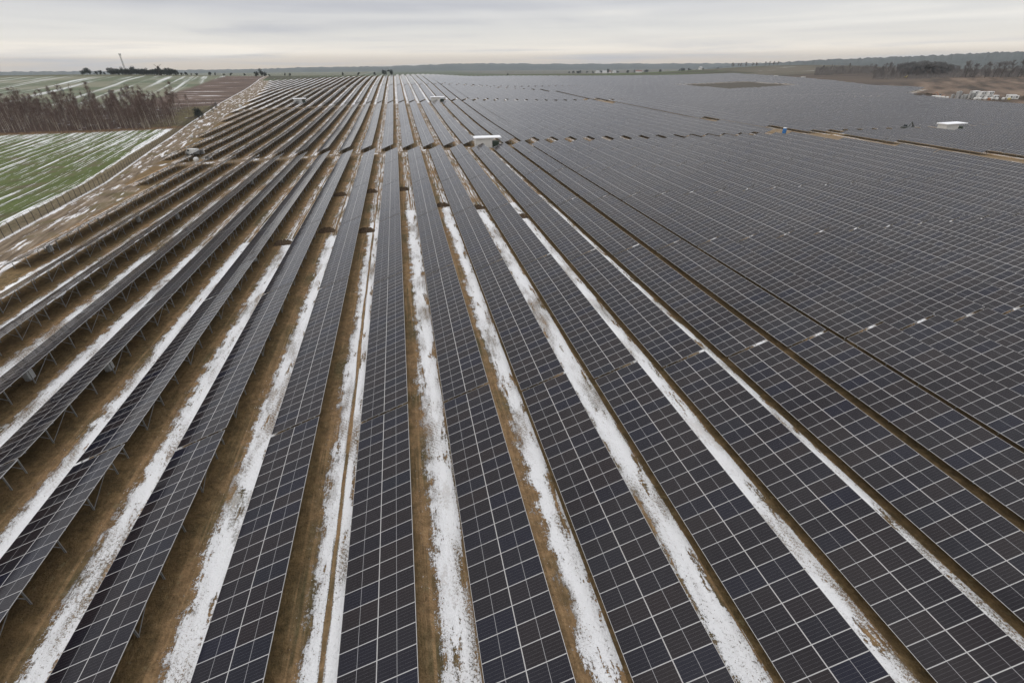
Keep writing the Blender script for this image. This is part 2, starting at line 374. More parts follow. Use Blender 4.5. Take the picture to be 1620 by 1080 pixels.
    hill = t.mix(t.step(er, .42, .6), (.080, .078, .055), (.125, .110, .085))
    hill = t.mix(t.step(t.noise(t.xyz(t.mul(x, .008), t.mul(y, .07), 8.), 1., 4, .6), .64, .68), hill, (.62, .62, .62))
    east = t.mix(t.step(t.sub(t.add(y, t.mul(wob, 3.)), t.mul(x, .25)), 540., 600.), east, hill)
    gen = t.mix(t.step(t.sub(x, t.add(xr, t.mul(wob, .6))), -1., 2.), gen, east)
    # ---- beyond the far edge
    beyond = t.mix(t.step(t.noise(t.xyz(t.mul(x, .003), t.mul(y, .012), 0.), 1., 4, .55), .42, .58), (.068, .066, .046), (.085, .105, .052))
    fm = t.mul(t.step(t.sub(y, t.add(yf, wob)), 0., 10.), t.mul(t.gt(df, 6.), t.lt(x, 560.)))
    gen = t.mix(fm, gen, beyond)
    # ---- service roads across the rows
    for y0, y1, xa, xb in ((184.9, 189.5, -84, 175), (379.5, 384.2, -105, 420), (556., 560.5, -125, 470)):
        mk = t.mul(t.mul(t.gt(t.add(y, t.mul(wob, .05)), y0), t.lt(t.add(y, t.mul(wob, .05)), y1)), t.mul(t.gt(x, xa), t.lt(x, xb)))
        rd = t.mix(t.step(t.add(patch, t.mul(t.sub(sp, .5), .4)), .58, .64), t.ramp(fine, [(.3, (.10, .075, .05)), (.7, (.24, .18, .125))]), (.75, .75, .76))
        gen = t.mix(t.mul(mk, .9), gen, rd)
    xa_ = t.curve(t.mn(t.mx(y, 60.), 570.), 60, 570, AISLE, 0, 200)
    am = t.mul(t.mul(t.lt(t.add(t.m('ABSOLUTE', t.sub(t.sub(x, xa_), 3.)), t.mul(t.sub(streak, .5), 4.)), 6.5), t.lt(y, 560.)), t.gt(y, 40.))
    gen = t.mix(t.mul(am, .9), gen, t.mix(t.step(smear, .6, .66), t.ramp(fine, [(.3, (.14, .10, .06)), (.7, (.30, .22, .14))]), (.72, .70, .68)))
    # cleared plot without tables
    b1 = t.sub(y, t.add(493., t.mul(t.sub(x, 345.), .35))); b2 = t.sub(x, t.sub(345., t.mul(t.sub(y, 493.), .2)))
    bx = t.mul(t.mul(t.gt(b1, -12.), t.lt(b1, 84.)), t.mul(t.gt(b2, -35.), t.lt(b2, 100.)))
    gen = t.mix(bx, gen, (.085, .075, .06))
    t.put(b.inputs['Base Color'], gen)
    b.inputs['Roughness'].default_value = .95
    b.inputs['Specular IOR Level'].default_value = .15
    bp = t.new('ShaderNodeBump'); bp.inputs['Strength'].default_value = .9; bp.inputs['Distance'].default_value = .2
    t.put(bp.inputs['Height'], t.add(t.add(fine, t.mul(grit, .5)), t.add(t.mul(clod, 1.2), t.mul(snow, .4)))); t.put(b.inputs['Normal'], bp.outputs[0])
    return m
def lines(*spans):
    o = []
    for a, b, n in spans: o += list(np.linspace(a, b, n, endpoint=False))
    return np.array(o + [spans[-1][1]])
gx = lines((-9000, -3000, 8), (-3000, -700, 14), (-700, -200, 20), (-200, 250, 60), (250, 1000, 50), (1000, 3000, 16), (3000, 10500, 9))
gy = np.unique(np.concatenate([lines((-400, -40, 10), (-40, 450, 90), (450, 1100, 70), (1100, 3000, 30), (3000, 9600, 12)), [0, 189, 259, 382, 421, 567, 789, 950]]))
XX, YY = np.meshgrid(gx, gy); ZZ = lowz(XX, YY)-HL
nx, ny = len(gx), len(gy)
gm = bpy.data.meshes.new('ground')
gm.from_pydata(np.stack([XX.ravel(), YY.ravel(), ZZ.ravel()], 1).tolist(), [],
               [(j*nx+i, j*nx+i+1, (j+1)*nx+i+1, (j+1)*nx+i) for j in range(ny-1) for i in range(nx-1)])
gm.polygons.foreach_set('use_smooth', [True]*len(gm.polygons)); gm.materials.append(ground_material())
tag(link('ground', gm), kind='structure')

# ------------------------------------------------------------------ far hills
def forest_material():
    m, t, b = mat('far_forest'); tc = t.new('ShaderNodeTexCoord')
    n = t.noise(tc.outputs['Object'], .004, 5, .6); n2 = t.noise(tc.outputs['Object'], .03, 3, .6)
    c = t.mix(t.step(n, .4, .6), (.030, .038, .034), (.050, .058, .050))
    t.put(b.inputs['Base Color'], t.mix(t.mul(n2, .5), c, (.02, .025, .022))); b.inputs['Roughness'].default_value = 1.
    return m
FOREST = forest_material()
def hills(name, dist, base, prof, jit, seed, depth=900):
    r = np.random.default_rng(seed); mb = MB(); xs = [a for a, b in prof]
    n = 420; rows_ = [[], [], [], []]
    for px in map(float, np.linspace(xs[0], xs[-1], n)):
        d = FW + (px-810)/FPX*RT + (540-105)/FPX*UP; d = Vector((d.x, d.y, 0)).normalized()
        hor = 108.7 - .0075*px
        top = float(np.interp(px, xs, [b for a, b in prof]))
        cosf = (d @ Vector((FW.x, FW.y, 0)).normalized())
        zt = ZC + (hor-top)*dist*cosf*(math.cos(PITCH)**2)/FPX*1.15
        zt = float(zt + r.uniform(-1, 1)*jit)
        for k, (dd, f) in enumerate(((-depth, 0.), (-depth*.45, .62), (0, 1.), (depth*.8, .3))):
            rows_[k].append(Vector((d.x*(dist+dd), d.y*(dist+dd), base+(zt-base)*f + (r.uniform(-1, 1)*jit*.4 if 0 < f < 1 else 0))))
    for a, b in zip(rows_, rows_[1:]):
        for i in range(n-1): mb.face([a[i], a[i+1], b[i+1], b[i]])
    tag(link(name, mb.mesh(name, [FOREST], True, True)), kind='structure')
hills('hills', 7000, ZC-75, [(-700, 116), (0, 113), (200, 111.5), (400, 109), (480, 106.5), (620, 105), (700, 102), (760, 101), (900, 101.5), (1000, 101), (1100, 100.5), (1200, 100), (1320, 101), (1500, 104)], 5, 3, 1500)
hills('wooded_hill', 4300, ZC-60, [(1120, 107), (1200, 101), (1280, 96), (1330, 94), (1400, 92), (1500, 88), (1560, 85), (1620, 84), (1750, 83), (2100, 84), (2600, 92)], 4, 5, 1300)

# ------------------------------------------------------------------ solar tables
def tp(s, y, n=0.):                         # point on a table: s up the slope, y along, n above the glass
    return (s*CT - n*ST, y, s*ST + n*CT)
def slab(mb, s0, s1, y0, y1, th=.035, uo=0., glass=0, side=1, back=2):
    a = [tp(s0, y0), tp(s1, y0), tp(s1, y1), tp(s0, y1)]; c = [tp(s0, y0, -th), tp(s1, y0, -th), tp(s1, y1, -th), tp(s0, y1, -th)]
    mb.face(a, glass, [(y0+uo, s0), (y0+uo, s1), (y1+uo, s1), (y1+uo, s0)])
    mb.face(c[::-1], back)
    for i in range(4): j = (i+1) % 4; mb.face([a[j], a[i], c[i], c[j]], side)
def module_mesh():
    mb = MB(); slab(mb, 0, ML, 0, MW); return mb.mesh('solar_panel', [PANEL, ALU, BACK])
MODULE = module_mesh()
_arr = {}
def array_mesh(n):
    if n not in _arr:
        mb = MB(); L = n*PU
        slab(mb, 0, PV+ML, 0, L-(PU-MW)); me = mb.mesh('panel_array', [PANEL, ALU, BACK]); _arr[n] = me
    return _arr[n]
FX, RX = 1.0, 3.25                          # front and rear post, from the low edge
def post_mesh(x, name):
    mb = MB(); top = x*math.tan(TILT)-.26
    mb.box(x-.05, x+.05, -.004, .004, -HL-.25, top); mb.box(x-.05, x-.042, -.035, .035, -HL-.25, top); mb.box(x+.042, x+.05, -.035, .035, -HL-.25, top)
    return mb.mesh(name, [STEEL])
FRONT, REAR = post_mesh(FX, 'front_post'), post_mesh(RX, 'rear_post')
def rafter_mesh():
    mb = MB(); mb.bar(tp(.25, 0, -.17), tp(4.3, 0, -.17), .06, .1); return mb.mesh('rafter', [STEEL])
RAFTER = rafter_mesh()
def brace_mesh():
    mb = MB(); mb.bar((RX-.02, .06, -HL+.45), (FX+.75, .06, (FX+.75)*math.tan(TILT)-.22), .045)
    return mb.mesh('diagonal_brace', [STEEL])
BRACE = brace_mesh()
def xbrace_mesh():
    mb = MB(); z1 = RX*math.tan(TILT)-.35
    mb.bar((RX+.06, 0, -HL+.2), (RX+.06, 3.27, z1), .04); return mb.mesh('side_brace', [STEEL])
XBR = xbrace_mesh()
_fr = {}
def npost(n): return max(2, round(n*PU/3.27))
def ypost(n, i): L = n*PU; return .75+(L-1.5)*i/(npost(n)-1)
def frame_mesh(n, full):
    key = (n, full)
    if key not in _fr:
        mb = MB(); L = n*PU
        for s in (.5, 1.75, 2.8, 4.05): mb.bar(tp(s, -.05, -.085), tp(s, L+.05, -.085), .06, .08)
        if full:
            for i in range(npost(n)):
                yy = ypost(n, i); mb.bar(tp(.25, yy, -.17), tp(4.3, yy, -.17), .06, .1)
                for xx in (FX, RX): mb.box(xx-.05, xx+.05, yy-.035, yy+.035, -HL-.2, xx*math.tan(TILT)-.22)
                mb.bar((RX, yy, -HL+.45), (FX+.75, yy, (FX+.75)*math.tan(TILT)-.22), .045)
        _fr[key] = mb.mesh('support_frame', [STEEL])
    return _fr[key]
def inverter_mesh():
    mb = MB(); mb.box(-.25, .25, -.45, .45, -.5, .5); mb.box(-.18, -.12, -.35, .35, -.62, -.5); return mb.mesh('inverter', [GREYP])
INV = inverter_mesh()

def crust_mesh(seed):
    r = np.random.default_rng(seed); mb = MB(); nn = 6
    wq = [r.uniform(.55, 1.) for _ in range(nn+1)]; wq[0] *= .4; wq[-1] *= .4
    A = [tp(-w_, q/nn, .003) for q, w_ in enumerate(wq)]; B = [tp(-.02, q/nn, .003) for q in range(nn+1)]
    Cc = [tp(-w_*.8, q/nn, .07) for q, w_ in enumerate(wq)]; D = [tp(-.05, q/nn, .08) for q in range(nn+1)]
    for q in range(nn):
        mb.face([A[q], Cc[q], Cc[q+1], A[q+1]]); mb.face([Cc[q], D[q], D[q+1], Cc[q+1]]); mb.face([D[q], B[q], B[q+1], D[q+1]])
    mb.face([A[0], B[0], D[0], Cc[0]]); mb.face([A[-1], Cc[-1], D[-1], B[-1]])
    return mb.mesh('snow_crust', [SNOW], False, True)
CRUST = [crust_mesh(q) for q in range(3)]
def blocked(x, y):
    """True where no module stands at low edge x, depth y"""
    xc = x + 2.1
    if y < 560 and abs(xc - pl(AISLE, y)) < pl(AHW, y): return True
    if x + 1. < pl(LEFT, y): return True
    if x + 4.4 > pl(RIGHT, y) - 2: return True
    if y > pl(FAR, x): return True
    if -12 < y-(493+(x-345)*.35) < 84 and -35 < x+2-(345-(y-493)*.2) < 100: return True
    if abs(xc-30) < 7 and 181 < y < 192: return True
    if abs(xc-27) < 6 and 377 < y < 388: return True
    if abs(xc-232) < 9 and 176 < y < 192: return True
    if 340 < x < 380 and 352 < y < 366: return True
    if 425 < x < 445 and 335 < y < 388: return True
    if 337 < x < 343 and 230 < y < 300: return True
    return False
tables = []                                 # (k, x, y0, n)
def fill(k, x, segs):
    for a, b in segs:
        y = a
        while y < b-3:
            n = min(27, int((b-y)/PU))
            if n < 3: break
            # trim against blocked ground
            run = []; i = 0
            while i < n:
                if blocked(x, y+(i+.5)*PU):
                    if len(run) >= 4: tables.append((k, x, y+run[0]*PU, len(run)))
                    run = []
                else: run.append(i)
                i += 1
            if len(run) >= 4: tables.append((k, x, y+run[0]*PU, len(run)))
            y += n*PU+.31
def stag(k): return 35.5 if k < 1 else 36.8 if k < 3 else min(36.8+.25*(k-2), 40)
for k in range(-26, 75):
    for blk in range(4):
        x = X0+k*P+(SHIFT if blk else 0)
        if blk == 0:
            y0 = stag(k)-31.2*3
            fill(k, x, [(y0, y0+31.2*3-.3), (stag(k), 184.2 if k < 22 else 186.)])
        elif blk == 1: fill(k, x, [(190.3 if k < 20 else 192., 378.8)])
        elif blk == 2: fill(k, x, [(385.2, 555.)])
        else: fill(k, x, [(561.5, 900.)])
def inframe(p, mg=0):
    v = Vector(p)-Vector((0, 0, ZC)); d = v@FW
    if d < 1: return None
    px, py = 810+FPX*(v@RT)/d, 540-FPX*(v@UP)/d
    return (px, py) if -mg < px < 1620+mg and 90 < py < 1080+mg else None
info = []
for k, x, y0, n in tables:
    y1 = y0+n*PU; L = y1-y0
    z0, z1 = float(lowz(x, y0)), float(lowz(x, y1))
    vis = 0; pix = []
    for f in np.linspace(.02, .98, 9):
        for s in (0, 4.2):
            q = inframe((x+s, y0+L*f, z0+(z1-z0)*f+s*.36))
            if q: vis += 1; pix.append(q)
    info.append(dict(k=k, x=x, y0=y0, n=n, z0=z0, z1=z1, vis=vis, dist=math.hypot(x+2, (y0+y1)/2, 28), L=L,
                     near=min((math.hypot(x+2, y0+L*f, 28) for f in np.linspace(0, 1, 9) if inframe((x+2, y0+L*f, z0+(z1-z0)*f+.7))), default=9e9)))
vis_t = sorted([i for i in info if i['vis'] > 0], key=lambda i: i['near'])
indiv = vis_t[:298]; ids = {id(i) for i in indiv}
rest = [i for i in info if id(i) not in ids and (i['vis'] > 0 or i['dist'] < 900)]
# ordinal words for the labels
ORD = 'first second third fourth fifth sixth seventh eighth ninth tenth eleventh twelfth thirteenth fourteenth fifteenth sixteenth seventeenth eighteenth nineteenth twentieth'.split()
TENS = {20: 'twenty', 30: 'thirty', 40: 'forty', 50: 'fifty', 60: 'sixty'}
def ordw(n):
    if n <= 20: return ORD[n-1]
    if n % 10 == 0: return TENS[n][:-1]+'ieth'
    return TENS[n//10*10]+'-'+ORD[n % 10-1]
byrow = {}
for i in sorted(vis_t, key=lambda i: (i['k'], i['y0'])):
    byrow.setdefault(i['k'], []).append(i); i['idx'] = len(byrow[i['k']])
for i in indiv:
    k, n = i['k'], i['n']
    rx = math.atan2(i['z1']-i['z0'], n*PU)
    e = empty('solar_table', (i['x'], i['y0'], i['z0']), 0, rx)
    row = 'the row running straight up the picture' if k == 0 else '%s row %s of the straight-up row' % (ordw(abs(k)), 'left' if k < 0 else 'right')
    lab = '%s solar table from the bottom in %s' % (ordw(i['idx']), row)
    tag(e, lab[0].upper()*0+lab, 'solar table', 'solar tables standing in long parallel rows')
    near = i['near'] < 92 or (k <= 6 and i['near'] < 100); posts = k <= 0 and i['y0'] < 160
    if near:
        for a in range(n):
            for j in (0, 1): link('solar_panel', MODULE, e, (j*PV*CT, a*PU, j*PV*ST))
    else: link('panel_array', array_mesh(n), e)
    if posts:
        link('support_frame', frame_mesh(n, False), e)
        m_ = npost(n)
        for a in range(m_):
            yy = ypost(n, a)
            link('post', FRONT, e, (0, yy, 0)); link('post', REAR, e, (0, yy, 0)); link('rafter', RAFTER, e, (0, yy, 0)); link('brace', BRACE, e, (0, yy, 0))
            if a % 3 == 1 and a < m_-1: link('brace', XBR, e, (0, yy, 0))
        if (k*7+i['idx']*5) % 3 == 0: link('inverter', INV, e, (RX-.55, ypost(n, m_//2)+.5, .05))
    else: link('support_frame', frame_mesh(n, True), e)
    if k <= -6 and i['y0'] > 60:            # snow crust left along the upper edge
        yy = rng.uniform(0, 2)
        while yy < n*PU-1.5:
            l = rng.uniform(.5, 2.4); q = rng.uniform(.2, .6)
            link('snow_crust', CRUST[int(rng.integers(0, 3))], e, tp(4.56, yy, 0)).scale = (q, l, 1)
            yy += l+rng.exponential(2.2 if k < -7 else 4.)
mb = MB()
for c, i in enumerate(rest):
    n, L = i['n'], i['n']*PU; v0 = len(mb.v)
    slab(mb, 0, PV+ML, 0, L-(PU-MW), .06, c*27*PU)
    if i['dist'] < 620:
        for a in range(0, npost(n), 1 if i['x'] < 60 else 3):
            yy = ypost(n, a); mb.box(RX-.05, RX+.05, yy-.04, yy+.04, -HL-.3, RX*math.tan(TILT)-.03, 3)
    dz = (i['z1']-i['z0'])/L
    for q in range(v0, len(mb.v)):
        a, b, c_ = mb.v[q]; mb.v[q] = (a+i['x'], b+i['y0'], c_+i['z0']+dz*b)
tag(link('distant_solar_tables', mb.mesh('distant_solar_tables', [PANEL, ALU, BACK, STEEL])),
    'far mass of grey solar tables covering the land up to the horizon', 'solar tables', None, 'stuff')
print('tables', len(info), 'indiv', len(indiv), 'rest', len(rest), 'near', sum(i['near'] < 92 for i in indiv), 'maxdist', indiv[-1]['near'])

#@@REST
# ------------------------------------------------------------------ copying a thing with its parts
def dup(o, loc, rz=0., sc=1., label=None, group=None):
    def cp(a, par):
        c = a.copy(); C.objects.link(c)
        if par: c.parent = par
        for ch in a.children: cp(ch, c)
        return c
    r = cp(o, None); r.location = loc; r.rotation_euler = (0, 0, rz); r.scale = (sc,)*3 if not hasattr(sc, '__len__') else sc
    if label: r['label'] = label
    if group: r['group'] = group
    return r

# ------------------------------------------------------------------ transformer stations
def station(x, y, rz, s, label):
    e = empty('transformer_station', (x, y, gz(x, y)), rz); tag(e, label, 'transformer station', 'white transformer stations')
    L, D, H = 5.4*s, 2.9*s, 3.0*s
    mb = MB(); mb.box(-L/2, L/2, -D/2, D/2, .25, H)
    for q in range(7): xx = -L/2+.35+q*(L-.7)/6; mb.box(xx-.03, xx+.03, -D/2-.035, -D/2, .3, H-.05)
    link('wall', mb.mesh('wall', [WHITE]), e)
    mb = MB(); mb.box(-L/2-.1, L/2+2.9*s, -D/2-.1, D/2+.1, 0, .25); link('plinth', mb.mesh('plinth', [GREYP]), e)
    mb = MB(); R2 = L/2+3.0*s
    mb.hexa([(-L/2-.45, -D/2-.5, H), (R2, -D/2-.5, H), (R2, D/2+.5, H), (-L/2-.45, D/2+.5, H),
             (-L/2-.45, -D/2-.5, H+.3*s), (R2, -D/2-.5, H+.3*s), (R2, D/2+.5, H+.42*s), (-L/2-.45, D/2+.5, H+.42*s)])
    link('roof', mb.mesh('roof', [SNOW]), e)
    for q in (-1, 1):
        mb = MB(); mb.box(R2-.2, R2-.05, q*(D/2)-.07, q*(D/2)+.07, .25, H); link('pillar', mb.mesh('pillar', [GREYP]), e)
    mb = MB(); mb.box(L/2+.35, L/2+2.3*s, -D/2+.45, D/2-.45, .25, 2.0*s)
    for q in range(9): xx = L/2+.5+q*(1.75*s)/8; mb.box(xx-.03, xx+.03, -D/2+.12, -D/2+.45, .5, 1.8*s)
    for q in range(3): mb.tube([(L/2+.8+q*.5*s, 0, 2.0*s), (L/2+.8+q*.5*s, 0, 2.5*s)], [.09, .05], 8)
    link('transformer', mb.mesh('transformer', [GREEN]), e)
    mb = MB(); mb.box(L/2, L/2+.05, -.9, .3, .3, 2.3*s); d_ = link('door', mb.mesh('door', [GREYP]), e)
    mb = MB(); mb.box(L/2+.05, L/2+.09, .12, .2, 1.1, 1.35); link('handle', mb.mesh('handle', [DARKP]), d_)
    return e
def lower(e, f): e.scale = (1.15, 1., f)
station(28.6, 186.6, 0, 1.12, 'white transformer station with flat roof between the row ends, nearest one in the middle')
station(25.5, 382.3, 0, 1.1, 'smaller looking white transformer station farther back behind the central one')
station(232.5, 183.5, .12, 1.25, 'white transformer station alone among dense grey tables on the right side').scale = (1.15, 1., .88)
station(-71.5, 413, .05, 1., 'white roofed transformer station among the far rows on the left')

# ------------------------------------------------------------------ earth mounds across the lanes
def mound(x, y, wx, wy, h, seed, name, m_):
    r = np.random.default_rng(seed); mb = MB(); nx_, ny_ = 22, 14; g = {}
    z0 = gz(x, y)
    for i in range(nx_):
        for j in range(ny_):
            u, v = i/(nx_-1)*2-1, j/(ny_-1)*2-1
            f = max(0, 1-abs(u)**3.2)*max(0, 1-abs(v)**1.7)
            hh = h*f*(.7+.6*r.random()) if f > .02 else -.08
            xx, yy = u*wx/2+r.normal(0, .05)*wx/3, v*wy/2+r.normal(0, .06)*wy/2
            g[i, j] = (xx, yy, gz(x+xx, y+yy)-z0+hh-.02)
    for i in range(nx_-1):
        for j in range(ny_-1): mb.face([g[i, j], g[i+1, j], g[i+1, j+1], g[i, j+1]])
    return link(name, mb.mesh(name, [m_], False, True), None, (x, y, z0))
MO = [(-.9, 127.6, 'straight above the straight-up row'), (7., 109.5, 'in the first lane right of the straight-up row'), (14.2, 105.2, 'in the second lane right of the straight-up row'),
      (22., 96., 'in the third lane right of the straight-up row'), (-9.2, 127.6, 'in the first lane left of the straight-up row, farther one'), (-8.9, 95., 'in the first lane left of the straight-up row, nearer one'),
      (-16.6, 126.4, 'in the second lane left of the straight-up row, farther one'), (-23.4, 91.5, 'in the third lane left of the straight-up row'), (-16.4, 97., 'in the second lane left of the straight-up row, nearer one')]
MO[0] = (-1.4, 127.6, 'in the first lane right of the straight-up row')
MO[1] = (6.9, 109.5, 'in the second lane right of the straight-up row'); MO[2] = (14.3, 105.2, 'in the third lane right of the straight-up row'); MO[3] = (21.8, 96., 'in the fourth lane right of the straight-up row')
for q, (x, y, s) in enumerate(MO):
    tag(mound(x, y, 3.3, 1.9, .75, 40+q, 'earth_mound', DIRT), 'earth mound ' + s, 'earth mound', 'earth mounds left by the cable trench')
for q, (x, y, wx, wy, h, s) in enumerate([(360, 358.5, 22, 8, 1.4, 'pale brown soil heap in a hole among the right tables'), (410, 352, 26, 9, 3.0, 'dark soil heap left of the building yard'), (478, 322, 24, 12, 3.0, 'dark soil heap right of the building yard')]):
    tag(mound(x, y, wx, wy, h, 70+q, 'soil_heap', DARKDIRT if 'dark' in s else DIRT), s, 'soil heap')

# ------------------------------------------------------------------ fence on the left
fe = empty('perimeter_fence', (pl(FENCE, 108), 108, gz(pl(FENCE, 108), 108))); tag(fe, 'long dark wire fence on posts between the green field and the solar rows', 'fence')
o0 = fe.location; mbw = MB(); pm = MB(); pm.box(-.045, .045, -.045, .045, -.3, 2.1); pm.bar((0, 0, 2.05), (-.22, 0, 2.4), .06); PM = pm.mesh('post', [WOOD]); yy = 62.; prev = None
cnt = 0
while yy < 420:
    xx = pl(FENCE, yy); p = Vector((xx, yy, gz(xx, yy)))-o0
    if cnt < 100: link('post', PM, fe, tuple(p))
    else: mbw.box(p.x-.045, p.x+.045, p.y-.045, p.y+.045, p.z-.3, p.z+2.1)
    if prev:
        for h in (.1, .55, 1.0, 1.5, 2.0): mbw.bar(prev+Vector((0, 0, h)), p+Vector((0, 0, h)), .012)
        for q in range(1, 14):
            r_ = prev.lerp(p, q/14); mbw.bar(r_+Vector((0, 0, .1)), r_+Vector((0, 0, 2.0)), .009)
    prev = p; yy += 3.0; cnt += 1
link('wire_mesh', mbw.mesh('wire_mesh', [WOOD]), fe)

# ------------------------------------------------------------------ trees
def twig(mb, a, b, w_):
    a, b = Vector(a), Vector(b); d = b-a
    u = d.cross(Vector((rng.normal(), rng.normal(), rng.normal()))); u = u.normalized()*w_/2
    mb.face([a-u, a+u, b])
def bare_tree(name, H, spread, kind, seed, bark, tw, dens=1.):
    """trunk and crown meshes of a leafless tree: tapered trunk, limbs, and twigs through the crown's volume"""
    global rng
    rng = np.random.default_rng(seed); tr = MB(); cr = MB()
    lean = Vector((rng.normal(0, .03), rng.normal(0, .03), 1))
    pts = []; n = 8
    for i in range(n+1):
        f = i/n; pts.append(Vector((lean.x*H*f+rng.normal(0, .01)*H*f, lean.y*H*f+rng.normal(0, .01)*H*f, H*f*(.96 if kind == 'birch' else .8)-.2)))
    r0 = H*(.0105 if kind == 'birch' else .018)
    tr.tube(pts, [r0*(1-.88*i/n) for i in range(n+1)], 6)
    nl = int((26 if kind == 'birch' else 20)*dens)
    for q in range(nl):
        f = rng.uniform(.18, .97) if kind == 'birch' else rng.uniform(.22, .98)
        j = min(int(f*n), n-1); b0 = pts[j].lerp(pts[j+1], f*n-j)
        a = rng.uniform(0, 2*math.pi)
        ln = H*spread*(1.15-f)*rng.uniform(.6, 1.1) if kind == 'birch' else H*spread*(math.sin(math.pi*min(1, .18+f*.8)))*rng.uniform(.6, 1.15)
        up_ = rng.uniform(.7, 1.7) if kind == 'birch' else rng.uniform(.35, 1.3)
        dr = Vector((math.cos(a), math.sin(a), up_)).normalized()
        m1 = b0+dr*ln*.55; e1 = b0+dr*ln+Vector((0, 0, ln*.12))
        tr.tube([b0, m1, e1], [r0*.32*(1.1-f), r0*.18*(1.1-f)+.004, .006], 3)
        for z in range(int((9 if kind == 'birch' else 13)*dens)):
            g = rng.uniform(.25, 1.05); s0 = b0.lerp(e1, g)
            dd = (dr*rng.uniform(.2, 1)+Vector((rng.normal(0, .55), rng.normal(0, .55), rng.normal(.25, .5)))).normalized()
            l2 = H*rng.uniform(.05, .12); s1 = s0+dd*l2
            twig(cr, s0, s1, H*(.006 if kind == 'birch' else .010))
            for _ in range(3):
                s2 = s0.lerp(s1, rng.uniform(.3, 1)); twig(cr, s2, s2+(dd+Vector((rng.normal(0, .6), rng.normal(0, .6), rng.normal(0, .6)))).normalized()*l2*.6, H*(.0048 if kind == 'birch' else .008))
    return tr.mesh('trunk', [bark]), cr.mesh('crown', [tw])
def tree_proto(name, meshes, label, cat, group, loc):
    e = empty(name, loc); tag(e, label, cat, group); link('trunk', meshes[0], e); link('crown', meshes[1], e); return e
bm_ = [bare_tree('birch', 13, .2, 'birch', 100+q, BIRCHB, TWIG_R) for q in range(6)]
BL = 'slender leafless birch with pale trunk and reddish twigs in the grove beyond the fence'
prs = [None]*6
r_ = np.random.default_rng(5); nb = 0
while nb < 298:
    f = r_.random()**1.35; y = 301+f*120+6*math.sin(nb*1.7)*r_.random(); xr_ = pl(FENCE, y)-2-r_.random()*3; xl_ = -196-(y-300)*.75
    x = xr_+(xl_-xr_)*r_.random()**.9
    if x < -165 and r_.random() < .35: continue
    y2 = y+.03*(x+115)
    if xr_-x < 9 and y > 318: continue
    s = r_.uniform(.5, 1.08) if r_.random() < .85 else r_.uniform(1.1, 1.28); i = nb % 6; loc = (x, y2, gz(x, y2))
    if prs[i] is None:
        prs[i] = tree_proto('birch_tree', bm_[i], BL, 'birch tree', 'birches in the grove', loc); prs[i].scale = (s,)*3
    else: dup(prs[i], loc, r_.uniform(0, 6.28), (s, s, s*r_.uniform(.9, 1.1)))
    nb += 1
# scrub under and beyond the birches: too many stems to count
rng = np.random.default_rng(9); mb = MB()
for q in range(16000):
    f = rng.random()**1.2; y = 294+4*math.sin(q*.37)+f*176; xr_ = pl(FENCE, y)-4
    x = xr_-rng.random()**.8*(90+.5*(y-300)); zz = gz(x, y); hh = rng.uniform(.6, 3.4)
    twig(mb, (x, y, zz-.05), (x+rng.normal(0, .35), y+rng.normal(0, .35), zz+hh), .09)
tag(link('brushwood', mb.mesh('brushwood', [TWIG_R])), 'reddish brown brushwood under the birch grove', 'brushwood', None, 'stuff')
# grey bare trees: prototypes first used where listed
gt = [bare_tree('tree', 12, .30, 'broad', 200+q, BARK, TWIG_G, 1.25) for q in range(5)]
gp = [None]*5
def grey_tree(x, y, s, label, group, i=None):
    i = int(r_.integers(0, 5)) if i is None else i; loc = (x, y, gz(x, y))
    if gp[i] is None:
        gp[i] = tree_proto('bare_tree', gt[i], label, 'tree', group, loc); gp[i].scale = (s,)*3; return gp[i]
    return dup(gp[i], loc, r_.uniform(0, 6.28), (s, s, s*r_.uniform(.85, 1.1)), label, group)
L1 = 'grey leafless tree in the wood along the right edge'
for q in range(130):
    px = r_.uniform(1385, 1720); Y = r_.uniform(605, 760) if px < 1500 else r_.uniform(590, 740)
    grey_tree(xat(px, Y), Y, r_.uniform(.7, 1.15), L1, 'trees of the wood on the right')
for q, px in enumerate((1535, 1548, 1556, 1572, 1580, 1602, 1612)):
    grey_tree(xat(px, 600), 600+r_.uniform(-8, 8), r_.uniform(1.7, 2.3), 'tall grey leafless tree rising above the wood at the right edge', 'tall trees at the right edge')
for q in range(34):
    px = r_.uniform(1290, 1400); Y = r_.uniform(700, 800)
    grey_tree(xat(px, Y), Y, r_.uniform(.35, .75), 'small grey shrub-like tree in the hedge left of the right wood', 'hedge trees left of the right wood')
for px in (1155, 1160, 1166, 1171, 1176, 1181, 1186, 1191, 1200, 1207, 1213, 1219, 1224):
    grey_tree(xat(px, 960), 960+r_.uniform(-12, 12), r_.uniform(.5, .85), 'small dark tree in the line on the low hill right of centre', 'trees on the low hill')
for px in (60, 85, 92, 98, 118, 122, 160, 175, 205):
    Y = r_.uniform(455, 560); grey_tree(xat(px, Y), Y, r_.uniform(.35, .7), 'small leafless tree on the pale snowy field behind the birches', 'trees behind the birches')

for k_, (x, y) in enumerate(((-117, 372), (-121, 392), (-124, 405))):
    grey_tree(x, y, .33, 'low grey bush along the fence beyond the dark rounded bush', 'bushes along the fence')
